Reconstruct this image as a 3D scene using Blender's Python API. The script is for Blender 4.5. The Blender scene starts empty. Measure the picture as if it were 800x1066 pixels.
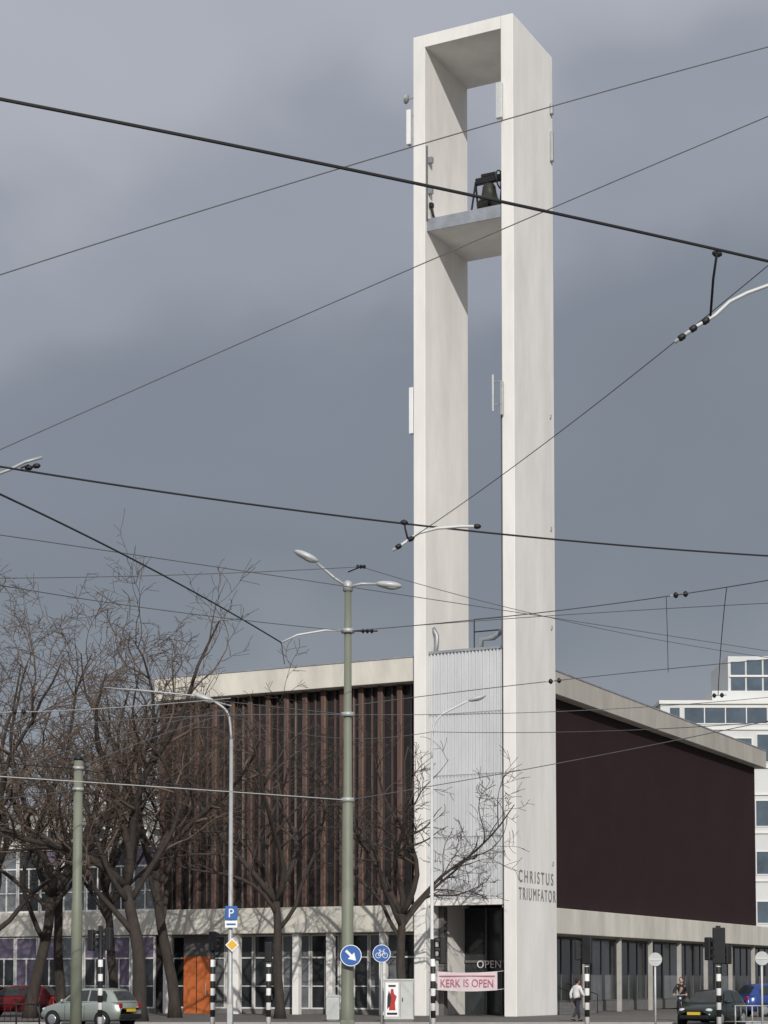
import bpy, bmesh, math, random
from mathutils import Vector, Matrix, Quaternion
R = math.radians
scene = bpy.context.scene
col = scene.collection
scene.view_settings.view_transform = 'Standard'
scene.view_settings.look = 'None'
scene.view_settings.exposure = 0
# ------------------------------------------------------------ camera model
F = 2000.0; PITCH = R(3.5); HZ = 1022.0; CYP = HZ - F*math.tan(PITCH); EYE = 1.6
cp, sp = math.cos(PITCH), math.sin(PITCH)
def at(px, py, Y):
    u = (px-400)/F; v = (CYP-py)/F
    dy = cp - v*sp; dz = sp + v*cp
    k = Y/dy
    return Vector((u*k, Y, EYE + dz*k))
def z_of(py, Y): return at(400, py, Y).z
def gpt(px, Y, z=0.0): return Vector(((px-400)/F*Y/cp*0.998, Y, z))
cam_d = bpy.data.cameras.new('camera'); cam = bpy.data.objects.new('camera', cam_d); col.objects.link(cam)
cam.location = (0, 0, EYE); cam.rotation_euler = (R(90)+PITCH, 0, 0)
cam_d.sensor_fit = 'HORIZONTAL'; cam_d.sensor_width = 36; cam_d.lens = F/800*36
cam_d.shift_y = (CYP-533)/800; cam_d.clip_start = .5; cam_d.clip_end = 6000
scene.camera = cam
# ------------------------------------------------------------ materials
def mat(name, c, rough=.7, metal=0.0, var=.12, scale=2.0, bump=0.0, stretch=(1,1,1), dark=None, spec=.4):
    m = bpy.data.materials.new(name); m.use_nodes = True
    nt = m.node_tree; b = nt.nodes['Principled BSDF']
    b.inputs['Roughness'].default_value = rough; b.inputs['Metallic'].default_value = metal
    b.inputs['Specular IOR Level'].default_value = spec
    tc = nt.nodes.new('ShaderNodeTexCoord'); mp = nt.nodes.new('ShaderNodeMapping')
    mp.inputs['Scale'].default_value = stretch
    nt.links.new(tc.outputs['Object'], mp.inputs['Vector'])
    n = nt.nodes.new('ShaderNodeTexNoise'); n.inputs['Scale'].default_value = scale
    n.inputs['Detail'].default_value = 7; n.inputs['Roughness'].default_value = .65
    nt.links.new(mp.outputs[0], n.inputs['Vector'])
    rp = nt.nodes.new('ShaderNodeValToRGB'); rp.color_ramp.elements[0].position = .3; rp.color_ramp.elements[1].position = .7
    lo = dark or tuple(x*(1-var) for x in c)
    rp.color_ramp.elements[0].color = (*lo, 1)
    rp.color_ramp.elements[1].color = (*[min(1, x*(1+var*.6)) for x in c], 1)
    nt.links.new(n.outputs['Fac'], rp.inputs['Fac']); nt.links.new(rp.outputs[0], b.inputs['Base Color'])
    if bump:
        bp = nt.nodes.new('ShaderNodeBump'); bp.inputs['Strength'].default_value = bump; bp.inputs['Distance'].default_value = .02
        n2 = nt.nodes.new('ShaderNodeTexNoise'); n2.inputs['Scale'].default_value = scale*6; n2.inputs['Detail'].default_value = 5
        nt.links.new(mp.outputs[0], n2.inputs['Vector'])
        nt.links.new(n2.outputs['Fac'], bp.inputs['Height']); nt.links.new(bp.outputs[0], b.inputs['Normal'])
    return m
def brickmat(name, c1, c2, mortar, w, h, swz, ms=.01):
    m = mat(name, c1, .85, 0, .3, .35)
    nt = m.node_tree; b = nt.nodes['Principled BSDF']; rp = [n for n in nt.nodes if n.type == 'VALTORGB'][0]
    b.inputs['Specular IOR Level'].default_value = .2
    tc = [n for n in nt.nodes if n.type == 'TEX_COORD'][0]
    sx = nt.nodes.new('ShaderNodeSeparateXYZ'); cb = nt.nodes.new('ShaderNodeCombineXYZ')
    nt.links.new(tc.outputs['Object'], sx.inputs[0])
    nt.links.new(sx.outputs[swz[0]], cb.inputs[0]); nt.links.new(sx.outputs[swz[1]], cb.inputs[1])
    br = nt.nodes.new('ShaderNodeTexBrick'); br.inputs['Scale'].default_value = 1
    br.inputs['Brick Width'].default_value = w; br.inputs['Row Height'].default_value = h; br.inputs['Mortar Size'].default_value = ms
    br.inputs['Color1'].default_value = (*c1, 1); br.inputs['Color2'].default_value = (*c2, 1); br.inputs['Mortar'].default_value = (*mortar, 1)
    nt.links.new(cb.outputs[0], br.inputs['Vector'])
    mx = nt.nodes.new('ShaderNodeMixRGB'); mx.blend_type = 'MIX'; mx.inputs[0].default_value = .5
    nt.links.new(rp.outputs[0], mx.inputs[1]); nt.links.new(br.outputs['Color'], mx.inputs[2]); nt.links.new(mx.outputs[0], b.inputs['Base Color'])
    return m
def stripemat(name, ca, cb_, period, rough=.5):
    m = mat(name, ca, rough, 0, .05, 4)
    nt = m.node_tree; b = nt.nodes['Principled BSDF']; rp = [n for n in nt.nodes if n.type == 'VALTORGB'][0]
    tc = [n for n in nt.nodes if n.type == 'TEX_COORD'][0]
    sx = nt.nodes.new('ShaderNodeSeparateXYZ'); nt.links.new(tc.outputs['Object'], sx.inputs[0])
    md = nt.nodes.new('ShaderNodeMath'); md.operation = 'WRAP'; md.inputs[1].default_value = period; md.inputs[2].default_value = 0
    nt.links.new(sx.outputs[2], md.inputs[0])
    gt = nt.nodes.new('ShaderNodeMath'); gt.operation = 'GREATER_THAN'; gt.inputs[1].default_value = period/2
    nt.links.new(md.outputs[0], gt.inputs[0])
    lt = nt.nodes.new('ShaderNodeMath'); lt.operation = 'LESS_THAN'; lt.inputs[1].default_value = 2.3
    nt.links.new(sx.outputs[2], lt.inputs[0])
    ml = nt.nodes.new('ShaderNodeMath'); ml.operation = 'MULTIPLY'
    nt.links.new(gt.outputs[0], ml.inputs[0]); nt.links.new(lt.outputs[0], ml.inputs[1])
    mx = nt.nodes.new('ShaderNodeMixRGB'); nt.links.new(ml.outputs[0], mx.inputs[0])
    nt.links.new(rp.outputs[0], mx.inputs[1]); mx.inputs[2].default_value = (*cb_, 1)
    nt.links.new(mx.outputs[0], b.inputs['Base Color'])
    return m
M = dict(
 white=mat('white_render', (.80,.78,.745), .85, 0, .13, .6, .18, (1,1,.25)),
 cream=mat('cream_concrete', (.64,.61,.54), .85, 0, .22, .8, .1, (1,1,.3)),
 shadedcream=mat('shaded_concrete', (.43,.405,.36), .85, 0, .2, .6, .1, (1,1,.3)),  # cream darkened for the side fascia, shade painted into its colour
 band=mat('band_concrete', (.60,.575,.51), .85, 0, .22, .7, .1, (1,1,.25)),
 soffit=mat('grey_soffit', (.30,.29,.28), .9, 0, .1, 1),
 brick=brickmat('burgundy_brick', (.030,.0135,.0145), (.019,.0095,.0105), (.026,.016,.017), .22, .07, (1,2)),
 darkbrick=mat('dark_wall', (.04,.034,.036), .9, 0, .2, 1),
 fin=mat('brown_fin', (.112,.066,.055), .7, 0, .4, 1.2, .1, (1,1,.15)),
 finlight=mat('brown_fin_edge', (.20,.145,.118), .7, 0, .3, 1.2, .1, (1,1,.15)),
 hallglass=mat('hall_glass', (.024,.023,.025), .4, 0, .5, .5, 0, (1,1,.2)),
 glass=mat('dark_glass', (.035,.04,.043), .08, 0, .5, .7, 0),
 paleglass=mat('pale_glass', (.17,.185,.195), .12, 0, .4, .7, 0),
 lilac=mat('lilac_panel', (.145,.12,.175), .4, 0, .25, .8),
 zinc=mat('ribbed_metal', (.66,.67,.685), .5, .1, .1, .7, 0, (1,1,.3)),
 sheet=mat('metal_sheet', (.36,.38,.41), .45, .4, .3, 1.5),
 frame=mat('white_frame', (.70,.69,.66), .6, 0, .08, 3),
 greyframe=mat('grey_frame', (.13,.125,.12), .6, 0, .12, 3),
 palecol=mat('pale_column', (.42,.40,.37), .8, 0, .15, 2),
 orange=mat('orange_door', (.52,.14,.04), .5, 0, .15, 2),
 letter=mat('grey_letter', (.24,.235,.23), .7, 0, .25, 2),
 bronze=mat('dark_bronze', (.045,.048,.036), .45, .4, .4, 4),
 black=mat('black_metal', (.012,.012,.014), .5, 0, .3, 5),
 wire=mat('wire_metal', (.022,.021,.022), .6, 0, .2, 4),
 wiregrey=mat('wire_grey', (.115,.115,.12), .6, 0, .2, 4),
 olive=mat('olive_paint', (.19,.205,.155), .55, 0, .22, 2.5, .05, (1,1,.3)),
 galv=mat('galvanised', (.42,.43,.43), .5, .3, .15, 4),
 paleg=mat('pale_steel', (.60,.61,.60), .5, .1, .12, 4),
 lamp=mat('lamp_housing', (.46,.47,.47), .4, .1, .1, 4),
 lampglass=mat('lamp_glass', (.40,.41,.40), .15, 0, .1, 4),
 stripes=stripemat('banded_pole', (.02,.02,.02), (.80,.80,.78), .46),
 blue=mat('sign_blue', (.025,.11,.36), .4, 0, .06, 3),
 wsign=mat('sign_white', (.82,.82,.82), .4, 0, .04, 3),
 yellow=mat('sign_yellow', (.72,.42,.03), .4, 0, .06, 3),
 pink=mat('banner_pale_pink', (.76,.66,.675), .75, 0, .12, 3),
 redletter=mat('banner_letter', (.52,.17,.25), .7, 0, .2, 3),
 banner=mat('banner_white', (.80,.76,.77), .8, 0, .06, 3),
 red=mat('red_lens', (.25,.01,.01), .3, 0, .1, 3), amber=mat('amber_lens', (.28,.13,.01), .3, 0, .1, 3), green=mat('green_lens', (.01,.14,.06), .3, 0, .1, 3),
 cabinet=mat('cabinet_grey', (.50,.51,.49), .6, 0, .12, 2), posterred=mat('poster_red', (.42,.02,.02), .5, 0, .2, 6),
 bark=mat('bark', (.050,.040,.034), .95, 0, .35, 6, .3, (1,1,.3)), twig=mat('twig', (.125,.093,.073), .95, 0, .3, .6),
 twigdark=mat('twig_dark', (.066,.053,.045), .95, 0, .3, .6),
 asphalt=mat('asphalt', (.055,.055,.057), .9, 0, .25, 1.2, .3), earth=mat('ground_grey', (.10,.095,.085), .95, 0, .25, .15),
 pave=brickmat('pavers', (.17,.155,.145), (.125,.115,.105), (.08,.075,.07), .3, .3, (0,1), .012),
 kerb=mat('kerb_stone', (.33,.32,.31), .85, 0, .15, 2), line=mat('line_paint', (.62,.62,.60), .7, 0, .2, 4),
 step=mat('step_stone', (.17,.165,.16), .85, 0, .2, 2),
 office=mat('office_white', (.60,.61,.60), .7, 0, .06, .3), officeglass=mat('office_glass', (.085,.115,.145), .12, 0, .4, .35),
 flat=mat('flat_render', (.24,.235,.225), .85, 0, .12, .3), flatpale=mat('pale_block', (.22,.22,.225), .85, 0, .1, .2),
 carred=mat('car_red', (.13,.010,.012), .25, .2, .05, 2), carsilver=mat('car_silver', (.36,.40,.36), .3, .5, .05, 2),
 cardark=mat('car_dark', (.022,.032,.030), .25, .2, .1, 2), carblue=mat('car_blue', (.03,.06,.22), .25, .2, .05, 2),
 rubber=mat('tyre_rubber', (.015,.015,.015), .85, 0, .2, 6), rim=mat('wheel_rim', (.45,.46,.47), .3, .7, .1, 6),
 taill=mat('tail_light', (.30,.01,.01), .25, 0, .1, 4), headl=mat('head_light', (.6,.62,.63), .15, 0, .1, 4),
 plate=mat('plate_yellow', (.65,.45,.04), .5, 0, .05, 4),
 skin=mat('skin', (.50,.30,.22), .6, 0, .06, 8), hair=mat('dark_hair', (.018,.013,.010), .7, 0, .3, 20),
 jwhite=mat('white_jacket', (.68,.67,.66), .8, 0, .08, 6), jdark=mat('dark_jacket', (.02,.022,.028), .8, 0, .2, 6),
 trousers=mat('dark_trousers', (.03,.032,.045), .85, 0, .2, 8), shoe=mat('shoe', (.02,.018,.016), .6, 0, .2, 8),
 eye=mat('eye', (.04,.03,.03), .3, 0, .1, 8),
)
# ------------------------------------------------------------ mesh helpers
class MB:
    def __init__(s): s.V = []; s.F = []
    def add(s, vs, fs):
        o = len(s.V); s.V += [tuple(v) for v in vs]; s.F += [tuple(i+o for i in f) for f in fs]; return s
    def box(s, x0, x1, y0, y1, z0, z1, mtx=None):
        if x0 > x1: x0, x1 = x1, x0
        if y0 > y1: y0, y1 = y1, y0
        vs = [Vector(p) for p in ((x0,y0,z0),(x1,y0,z0),(x1,y1,z0),(x0,y1,z0),(x0,y0,z1),(x1,y0,z1),(x1,y1,z1),(x0,y1,z1))]
        if mtx: vs = [mtx @ v for v in vs]
        return s.add(vs, [(0,3,2,1),(4,5,6,7),(0,1,5,4),(1,2,6,5),(2,3,7,6),(3,0,4,7)])
    def prism(s, poly, z0, z1, mtx=None):
        ar = sum(poly[i-1][0]*poly[i][1]-poly[i][0]*poly[i-1][1] for i in range(len(poly)))
        if ar < 0: poly = poly[::-1]
        n = len(poly); vs = [Vector((p[0],p[1],z0)) for p in poly]+[Vector((p[0],p[1],z1)) for p in poly]
        if mtx: vs = [mtx @ v for v in vs]
        return s.add(vs, [tuple(range(n-1,-1,-1)), tuple(range(n,2*n))]+[(i,(i+1)%n,n+(i+1)%n,n+i) for i in range(n)])
    def tube(s, pts, rad, n=8, cap=True):
        pts = [Vector(p) for p in pts]
        if not isinstance(rad, (list,tuple)): rad = [rad]*len(pts)
        vs = []; fs = []; up = None
        for i, p in enumerate(pts):
            d = (pts[min(i+1,len(pts)-1)]-pts[max(i-1,0)]).normalized()
            if up is None:
                up = d.orthogonal().normalized()
            else:
                up = up - d*up.dot(d)
                up = up.normalized() if up.length > 1e-6 else d.orthogonal().normalized()
            w = d.cross(up)
            for k in range(n):
                a = 2*math.pi*k/n; vs.append(p+(up*math.cos(a)+w*math.sin(a))*rad[i])
        for i in range(len(pts)-1):
            for k in range(n):
                fs.append((i*n+k, i*n+(k+1)%n, (i+1)*n+(k+1)%n, (i+1)*n+k))
        if cap: fs.append(tuple(range(n-1,-1,-1))); fs.append(tuple((len(pts)-1)*n+k for k in range(n)))
        return s.add(vs, fs)
    def lathe(s, prof, n=20, mtx=None):
        vs = []; fs = []
        for r, z in prof:
            for k in range(n):
                a = 2*math.pi*k/n; vs.append(Vector((r*math.cos(a), r*math.sin(a), z)))
        if mtx: vs = [mtx @ v for v in vs]
        for i in range(len(prof)-1):
            for k in range(n): fs.append((i*n+k, i*n+(k+1)%n, (i+1)*n+(k+1)%n, (i+1)*n+k))
        fs.append(tuple(range(n-1,-1,-1))); fs.append(tuple((len(prof)-1)*n+k for k in range(n)))
        return s.add(vs, fs)
    def ell(s, c, r, mtx=None, nu=14, nv=9):
        prof = [(max(1e-3,math.sin(math.pi*i/nv)), -math.cos(math.pi*i/nv)) for i in range(nv+1)]
        T = Matrix.Translation(c) @ (mtx.to_4x4() if mtx else Matrix.Identity(4)) @ Matrix.Diagonal((r[0],r[1],r[2],1))
        return s.lathe(prof, nu, T)
    def mesh(s, me, mtx=None):
        vs = [v.co.copy() for v in me.vertices]
        if mtx: vs = [mtx @ v for v in vs]
        return s.add(vs, [tuple(p.vertices) for p in me.polygons])
    def build(s, name, m, parent=None, smooth=False, bevel=0, label=None):
        me = bpy.data.meshes.new(name); me.from_pydata(s.V, [], s.F); me.update()
        o = bpy.data.objects.new(name, me); col.objects.link(o)
        me.materials.append(M[m] if isinstance(m, str) else m)
        if smooth:
            for p in me.polygons: p.use_smooth = True
        if bevel:
            b = o.modifiers.new('bevel', 'BEVEL'); b.width = bevel; b.segments = 2; b.limit_method = 'ANGLE'
        if parent: o.parent = parent
        if label: o['label'] = label
        return o
def B(*a): return MB().box(*a)
def T(pts, r, n=8): return MB().tube(pts, r, n)
def thing(name, label, cat, loc=(0,0,0), rz=0, group=None):
    o = bpy.data.objects.new(name, None); col.objects.link(o); o.location = loc; o.rotation_euler = (0,0,rz)
    o['label'] = label; o['category'] = cat
    if group: o['group'] = group
    return o
def tag(o, label, cat, group=None):
    o['label'] = label; o['category'] = cat
    if group: o['group'] = group
    return o
def struct(o, label, cat):
    o['kind'] = 'structure'; o['label'] = label; o['category'] = cat; return o
def text_mesh(body, w, h, depth=.02, space=1.0):
    cu = bpy.data.curves.new('t', 'FONT'); cu.body = body; cu.size = 1; cu.extrude = .02; cu.space_character = space
    o = bpy.data.objects.new('t', cu); col.objects.link(o)
    dg = bpy.context.evaluated_depsgraph_get(); me = bpy.data.meshes.new_from_object(o.evaluated_get(dg))
    bpy.data.objects.remove(o)
    xs = [v.co.x for v in me.vertices]; ys = [v.co.y for v in me.vertices]
    x0, x1, y0, y1 = min(xs), max(xs), min(ys), max(ys)
    for v in me.vertices:
        v.co.x = (v.co.x-x0)/(x1-x0)*w; v.co.y = (v.co.y-y0)/(y1-y0)*h; v.co.z *= depth/.02
    return me
FRONT = Matrix(((1,0,0,0),(0,0,-1,0),(0,1,0,0),(0,0,0,1)))      # local xy -> xz, normal to -y
# ------------------------------------------------------------ world and sun
to_sun = Vector((.12*.9, -.99*.9, .42)).normalized()
el = math.asin(to_sun.z); az = math.atan2(to_sun.x, to_sun.y)
w = bpy.data.worlds.new('World'); scene.world = w; w.use_nodes = True
nt = w.node_tree; bg = nt.nodes['Background']; bg.inputs[1].default_value = .1
sky = nt.nodes.new('ShaderNodeTexSky'); sky.sky_type = 'NISHITA'; sky.sun_disc = False; sky.sun_elevation = el; sky.sun_rotation = az
tc = nt.nodes.new('ShaderNodeTexCoord'); sx = nt.nodes.new('ShaderNodeSeparateXYZ'); nt.links.new(tc.outputs['Generated'], sx.inputs[0])
def mth(op, a, b=None):
    n = nt.nodes.new('ShaderNodeMath'); n.operation = op
    for i, x in enumerate((a, b)):
        if x is None: continue
        if isinstance(x, (int,float)): n.inputs[i].default_value = x
        else: nt.links.new(x, n.inputs[i])
    return n.outputs[0]
def cloud(scale, stretch, loc, detail):
    ns = nt.nodes.new('ShaderNodeTexNoise'); ns.inputs['Scale'].default_value = scale; ns.inputs['Detail'].default_value = detail; ns.inputs['Roughness'].default_value = .45
    ns.inputs['Distortion'].default_value = .3
    mp = nt.nodes.new('ShaderNodeMapping'); mp.inputs['Scale'].default_value = stretch; mp.inputs['Location'].default_value = loc
    nt.links.new(tc.outputs['Generated'], mp.inputs[0]); nt.links.new(mp.outputs[0], ns.inputs['Vector'])
    return mth('SUBTRACT', ns.outputs['Fac'], .5)
c1 = cloud(4.5, (1,1,1.6), (1.7,.2,.9), 3); c2 = cloud(9, (1,1,1.3), (.1,.9,.3), 5)
zz = mth('ADD', sx.outputs[2], mth('MULTIPLY', c1, .24))
zz = mth('ADD', zz, mth('MULTIPLY', c2, .13))
zz = mth('SUBTRACT', zz, mth('MULTIPLY', sx.outputs[0], .15))
rp = nt.nodes.new('ShaderNodeValToRGB'); cr = rp.color_ramp; cr.interpolation = 'EASE'
cols = [(0,(.31,.33,.365)),(.10,(.255,.276,.312)),(.20,(.207,.230,.268)),(.29,(.220,.246,.292)),(.37,(.310,.332,.385)),(.46,(.42,.438,.49)),(.7,(.56,.57,.61)),(1,(.60,.61,.65))]
cr.elements[0].position = 0; cr.elements[0].color = (*cols[0][1],1); cr.elements[1].position = 1; cr.elements[1].color = (*cols[-1][1],1)
for p_, c_ in cols[1:-1]:
    e = cr.elements.new(p_); e.color = (*c_,1)
nt.links.new(zz, rp.inputs[0])
bk = mth('ADD', 1.0, mth('MULTIPLY', mth('MAXIMUM', mth('MULTIPLY', sx.outputs[1], -1), 0), .5))  # unseen sky behind the camera brightened to add fill
sc = nt.nodes.new('ShaderNodeVectorMath'); sc.operation = 'SCALE'; nt.links.new(rp.outputs[0], sc.inputs[0]); nt.links.new(mth('MULTIPLY', bk, 10.0), sc.inputs['Scale'])
mx = nt.nodes.new('ShaderNodeMixRGB'); mx.inputs[0].default_value = .95
nt.links.new(sky.outputs[0], mx.inputs[1]); nt.links.new(sc.outputs[0], mx.inputs[2]); nt.links.new(mx.outputs[0], bg.inputs[0])
sl = bpy.data.lights.new('sun', 'SUN'); sl.energy = 3.0; sl.angle = R(.5); sl.color = (1,.96,.90)
so = bpy.data.objects.new('sun', sl); col.objects.link(so); so.rotation_euler = to_sun.to_track_quat('Z','Y').to_euler(); so.location = (0,-20,60)
# ------------------------------------------------------------ ground
struct(MB().box(-2500,2500,-200,4000,-.6,-.125).build('ground','earth'), 'grey open ground reaching the horizon', 'ground')
struct(MB().box(-160,160,66,75,-.124,-.12).build('road','asphalt'), 'dark asphalt road in front of the church', 'road')
struct(MB().box(-160,160,75.3,112,-.124,0).build('pavement','pave'), 'grey paved forecourt around the church', 'pavement')
struct(MB().box(-160,160,75.0,75.3,-.124,.012).build('kerb','kerb', None, False, .02), 'pale stone kerb between the road and the forecourt', 'kerb')
struct(MB().box(-60,60,4,65.7,-.124,0).build('traffic_island','pave'), 'paved area on the near side of the road', 'pavement')
lm = MB()
for i in range(-20, 20): lm.box(i*3.4, i*3.4+1.6, 74.2, 74.32, -.119, -.116)
struct(lm.build('road_marking','line'), 'broken white line along the kerb side of the road', 'road marking')
struct(MB().box(-22.5,-13.5,86,92,.001,.005).build('parking_bay','asphalt'), 'dark asphalt parking bay at the left of the forecourt', 'parking bay')
# ------------------------------------------------------------ church frame of reference
C0 = Vector(((538-400)/F*87, 87.0, 0)); TH = R(27.1); cT, sT = math.cos(TH), math.sin(TH)
def a_of(px, b):
    k = (px-400)/F/cp; return (C0.x+sT*b - k*(C0.y+cT*b))/(cT+sT*k)
def b_of(px, a):
    k = (px-400)/F/cp; return (k*(C0.y+sT*a)-C0.x+cT*a)/(sT-cT*k)
def Yab(a, b): return C0.y + sT*a + cT*b
def P(a, b, z=0): return Vector((C0.x-cT*a+sT*b, C0.y+sT*a+cT*b, z))
W = 5.18; D = 4.88; LG = .62
tower = thing('bell_tower', 'tall slender white bell tower of two slabs standing at the corner of the church', 'tower', C0, -TH)
ztop = z_of(13, 87)
B(-LG,0,0,D,0,ztop).build('leg','white',tower,False,.03)
B(-W,-W+LG,0,D,0,ztop-.003).build('leg','white',tower,False,.03)
B(-W+LG+.002,-LG-.002,.004,D-.004,ztop-.6,ztop-.006).build('lintel','white',tower)
zp1, zp0 = z_of(215,87.6), z_of(225,87.6)
B(-W+LG+.002,-LG-.002,.25,D-.15,zp0,zp1).build('bell_platform','white',tower)
B(-W+LG+.004,-LG-.004,.19,.246,zp0-.06,zp1+.08).build('platform_edge','sheet',tower)
zc1, zc0 = z_of(678,88.5), z_of(936,88.5)
x0, x1 = -W+LG+.004, -LG-.004
nr = 22; pw = (x1-x0)/nr; pv = []
for i in range(nr):
    xb = x0+i*pw
    pv += [(xb,.42),(xb+pw*.45,.42),(xb+pw*.52,.32),(xb+pw*.90,.32)]
pv.append((x1,.42))
poly = pv + [(x1,.46),(x0,.46)]
cl = MB(); cl.prism(poly, zc0, zc1); cl.build('ribbed_cladding','zinc',tower)
for k in range(1,4): B(x0,x1,.308,.318,zc0+(zc1-zc0)*k/4-.015,zc0+(zc1-zc0)*k/4+.015).build('cladding_joint','sheet',tower)
B(x0,x1,.29,.48,zc1+.001,zc1+.12).build('coping','sheet',tower)
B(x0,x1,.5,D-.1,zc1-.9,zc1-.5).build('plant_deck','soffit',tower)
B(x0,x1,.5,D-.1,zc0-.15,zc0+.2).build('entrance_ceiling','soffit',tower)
B(x0,x1,.36,.48,zc0-.28,zc0-.003).build('entrance_beam','white',tower)
side = Matrix(((0,0,1,0),(1,0,0,0),(0,1,0,0),(0,0,0,1)))
zl = z_of(919.5, 88.5)
MB().mesh(text_mesh('CHRISTUS', 4.15, .56, .015, 1.45), Matrix.Translation((.012,.25,zl)) @ side).build('lettering','letter',tower)
MB().mesh(text_mesh('TRIUMFATOR', 4.45, .56, .015, 1.35), Matrix.Translation((.012,.25,zl-.80)) @ side).build('lettering','letter',tower)
def zt(py, b=1.5): return z_of(py, 88.5+b*.5)
rl = MB(); zb = zc1-.5
for xx in (-2.6,-1.1): rl.tube([(xx,1.2,zb),(xx,1.2,zt(645))],.03,6)
for zz_ in (zt(645), zt(658)): rl.tube([(-2.6,1.2,zz_),(-1.1,1.2,zz_)],.03,6)
rl.build('guard_rail','black',tower)
T([(-4.5,.8,zb),(-4.35,.8,zt(668)),(-4.35,.8,zt(660)),(-4.48,.8,zt(655)),(-4.55,.8,zt(652))],.11,10).build('duct','sheet',tower,True)
T([(-2.2,.9,zb),(-2.1,.9,zt(668)),(-1.5,.9,zt(667)),(-1.0,.9,zt(660)),(-.68,.9,zt(650))],.13,10).build('duct','sheet',tower,True)
# antennas
def ant(y0, y1, a, b, wd, dp, m='wsign', name='panel_antenna'):
    Y = Yab(a,b); zA, zB = z_of(y1,Y), z_of(y0,Y)
    B(-a-wd/2,-a+wd/2,b-dp/2,b+dp/2,zA,zB).build(name,m,tower,False,.02)
    return zA, zB
for (y0,y1,off) in ((115,151,.30),(404,452,.17)):
    zA,zB = ant(y0,y1,W+off,.22,.22,.30)
    for zz_ in (zA+.3,zB-.3): T([(-W-off+.08,.22,zz_),(-W+.05,.22,zz_)],.035,6).build('bracket','galv',tower)
    if off > .2: T([(-W-.13,.16,zA-.2),(-W-.13,.16,zB+.25)],.03,6).build('antenna_mast','galv',tower)
zd = z_of(101, 89.5)
MB().lathe([(.02,0),(.14,.03),(.24,.10),(.25,.12),(.02,.05)],14,Matrix.Translation((-W-.35,.2,zd)) @ Matrix.Rotation(R(-70),4,'Y')).build('dish_antenna','galv',tower,True)
T([(-W-.3,.2,zd),(-W+.05,.2,zd)],.035,6).build('bracket','galv',tower)
zA,zB = ant(86,123,LG-.02,-.20,.30,.22,'paleg')
for zz_ in (zA+.3,zB-.3): T([(-LG+.08,-.12,zz_),(-LG+.08,.03,zz_)],.03,6).build('bracket','black',tower)
zA,zB = ant(397,432,.56,-.14,.14,.14,'galv')
for zz_ in (zA+.3,zB-.3): T([(-.56,-.1,zz_),(-.56,.03,zz_)],.03,6).build('bracket','galv',tower)
Y_ = Yab(LG+.5,.1)
T([(-LG-.5,.1,z_of(428,Y_)),(-LG-.5,.1,z_of(390,Y_))],.045,6).build('whip_antenna','paleg',tower)
for py in (398,422): T([(-LG-.5,.1,z_of(py,Y_)),(-LG+.05,.1,z_of(py,Y_))],.03,6).build('bracket','galv',tower)
for (y0,y1) in ((108,119),(137,168)):
    Yq = Yab(-.1,D-.25); B(.02,.15,D-.4,D-.16,z_of(y1,Yq),z_of(y0,Yq)).build('side_antenna','galv',tower,False,.02)
T([(-LG-.05,.06,z_of(400,87.5)),(-LG-.05,.06,z_of(520,87.5)),(-LG-.06,.08,zc1+.1)],.04,6).build('cable','wiregrey',tower)
T([(-W+LG+.06,.12,z_of(150,89)),(-W+LG+.06,.12,zp1)],.04,6).build('cable','wiregrey',tower)
for py in (168,200): B(-W+LG,-W+LG+.22,.3,.5,z_of(py,89.2),z_of(py-6,89.2)).build('junction_box','sheet',tower)
for py in (430,548,652,900):
    B(0.0,.07,D-.6,D-.5,z_of(py,90),z_of(py-4,90)).build('wall_fitting','galv',tower)
# bell
bell = thing('church_bell', 'dark bronze bell hung in its black frame on the tower platform', 'bell', P(a_of(512,.95),.95,zp1), -TH)
bell.scale = (.92,.92,1.0)
MB().lathe([(.01,1.52),(.24,1.5),(.34,1.36),(.38,1.08),(.46,.80),(.62,.58),(.66,.48),(.55,.5),(.02,.65)],24).build('bell_body','bronze',bell,True)
fr = MB()
for s in (-1,1):
    fr.tube([(s*.80,-.5,0),(s*.76,0,1.72)],.055,6); fr.tube([(s*.80,.5,0),(s*.76,0,1.72)],.055,6); fr.box(s*.80-.06,s*.80+.06,-.6,.6,0,.09)
fr.build('bell_frame','black',bell)
MB().box(-.74,.74,-.13,.13,1.56,1.86).box(-.42,.42,-.12,.12,1.861,2.02).build('headstock','black',bell,False,.03)
wh = MB(); wh.tube([(.62,.55*math.cos(a),1.6+.42*math.sin(a)) for a in [i*math.pi/10 for i in range(20)]]+[(.62,.55,1.6)],.035,6)
for i in range(4): wh.tube([(.62,0,1.6),(.62,.54*math.cos(i*math.pi/2),1.6+.4*math.sin(i*math.pi/2))],.025,6)
wh.build('bell_wheel','black',bell)
MB().tube([(0,0,1.4),(0,0,.6)],.03,6).ell((0,0,.48),(.09,.09,.1)).build('clapper','black',bell,True)
sp_ = thing('platform_sensor', 'small dark tilted fitting at the left edge of the bell platform', 'fitting', P(4.25,.5,zp1), -TH)
MB().tube([(0,0,0),(-.12,0,.35),(-.2,0,.75)],.07,6).build('bracket','black',sp_); MB().box(-.28,-.12,-.12,.12,.72,.95).build('fitting_head','black',sp_,False,.02)
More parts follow.
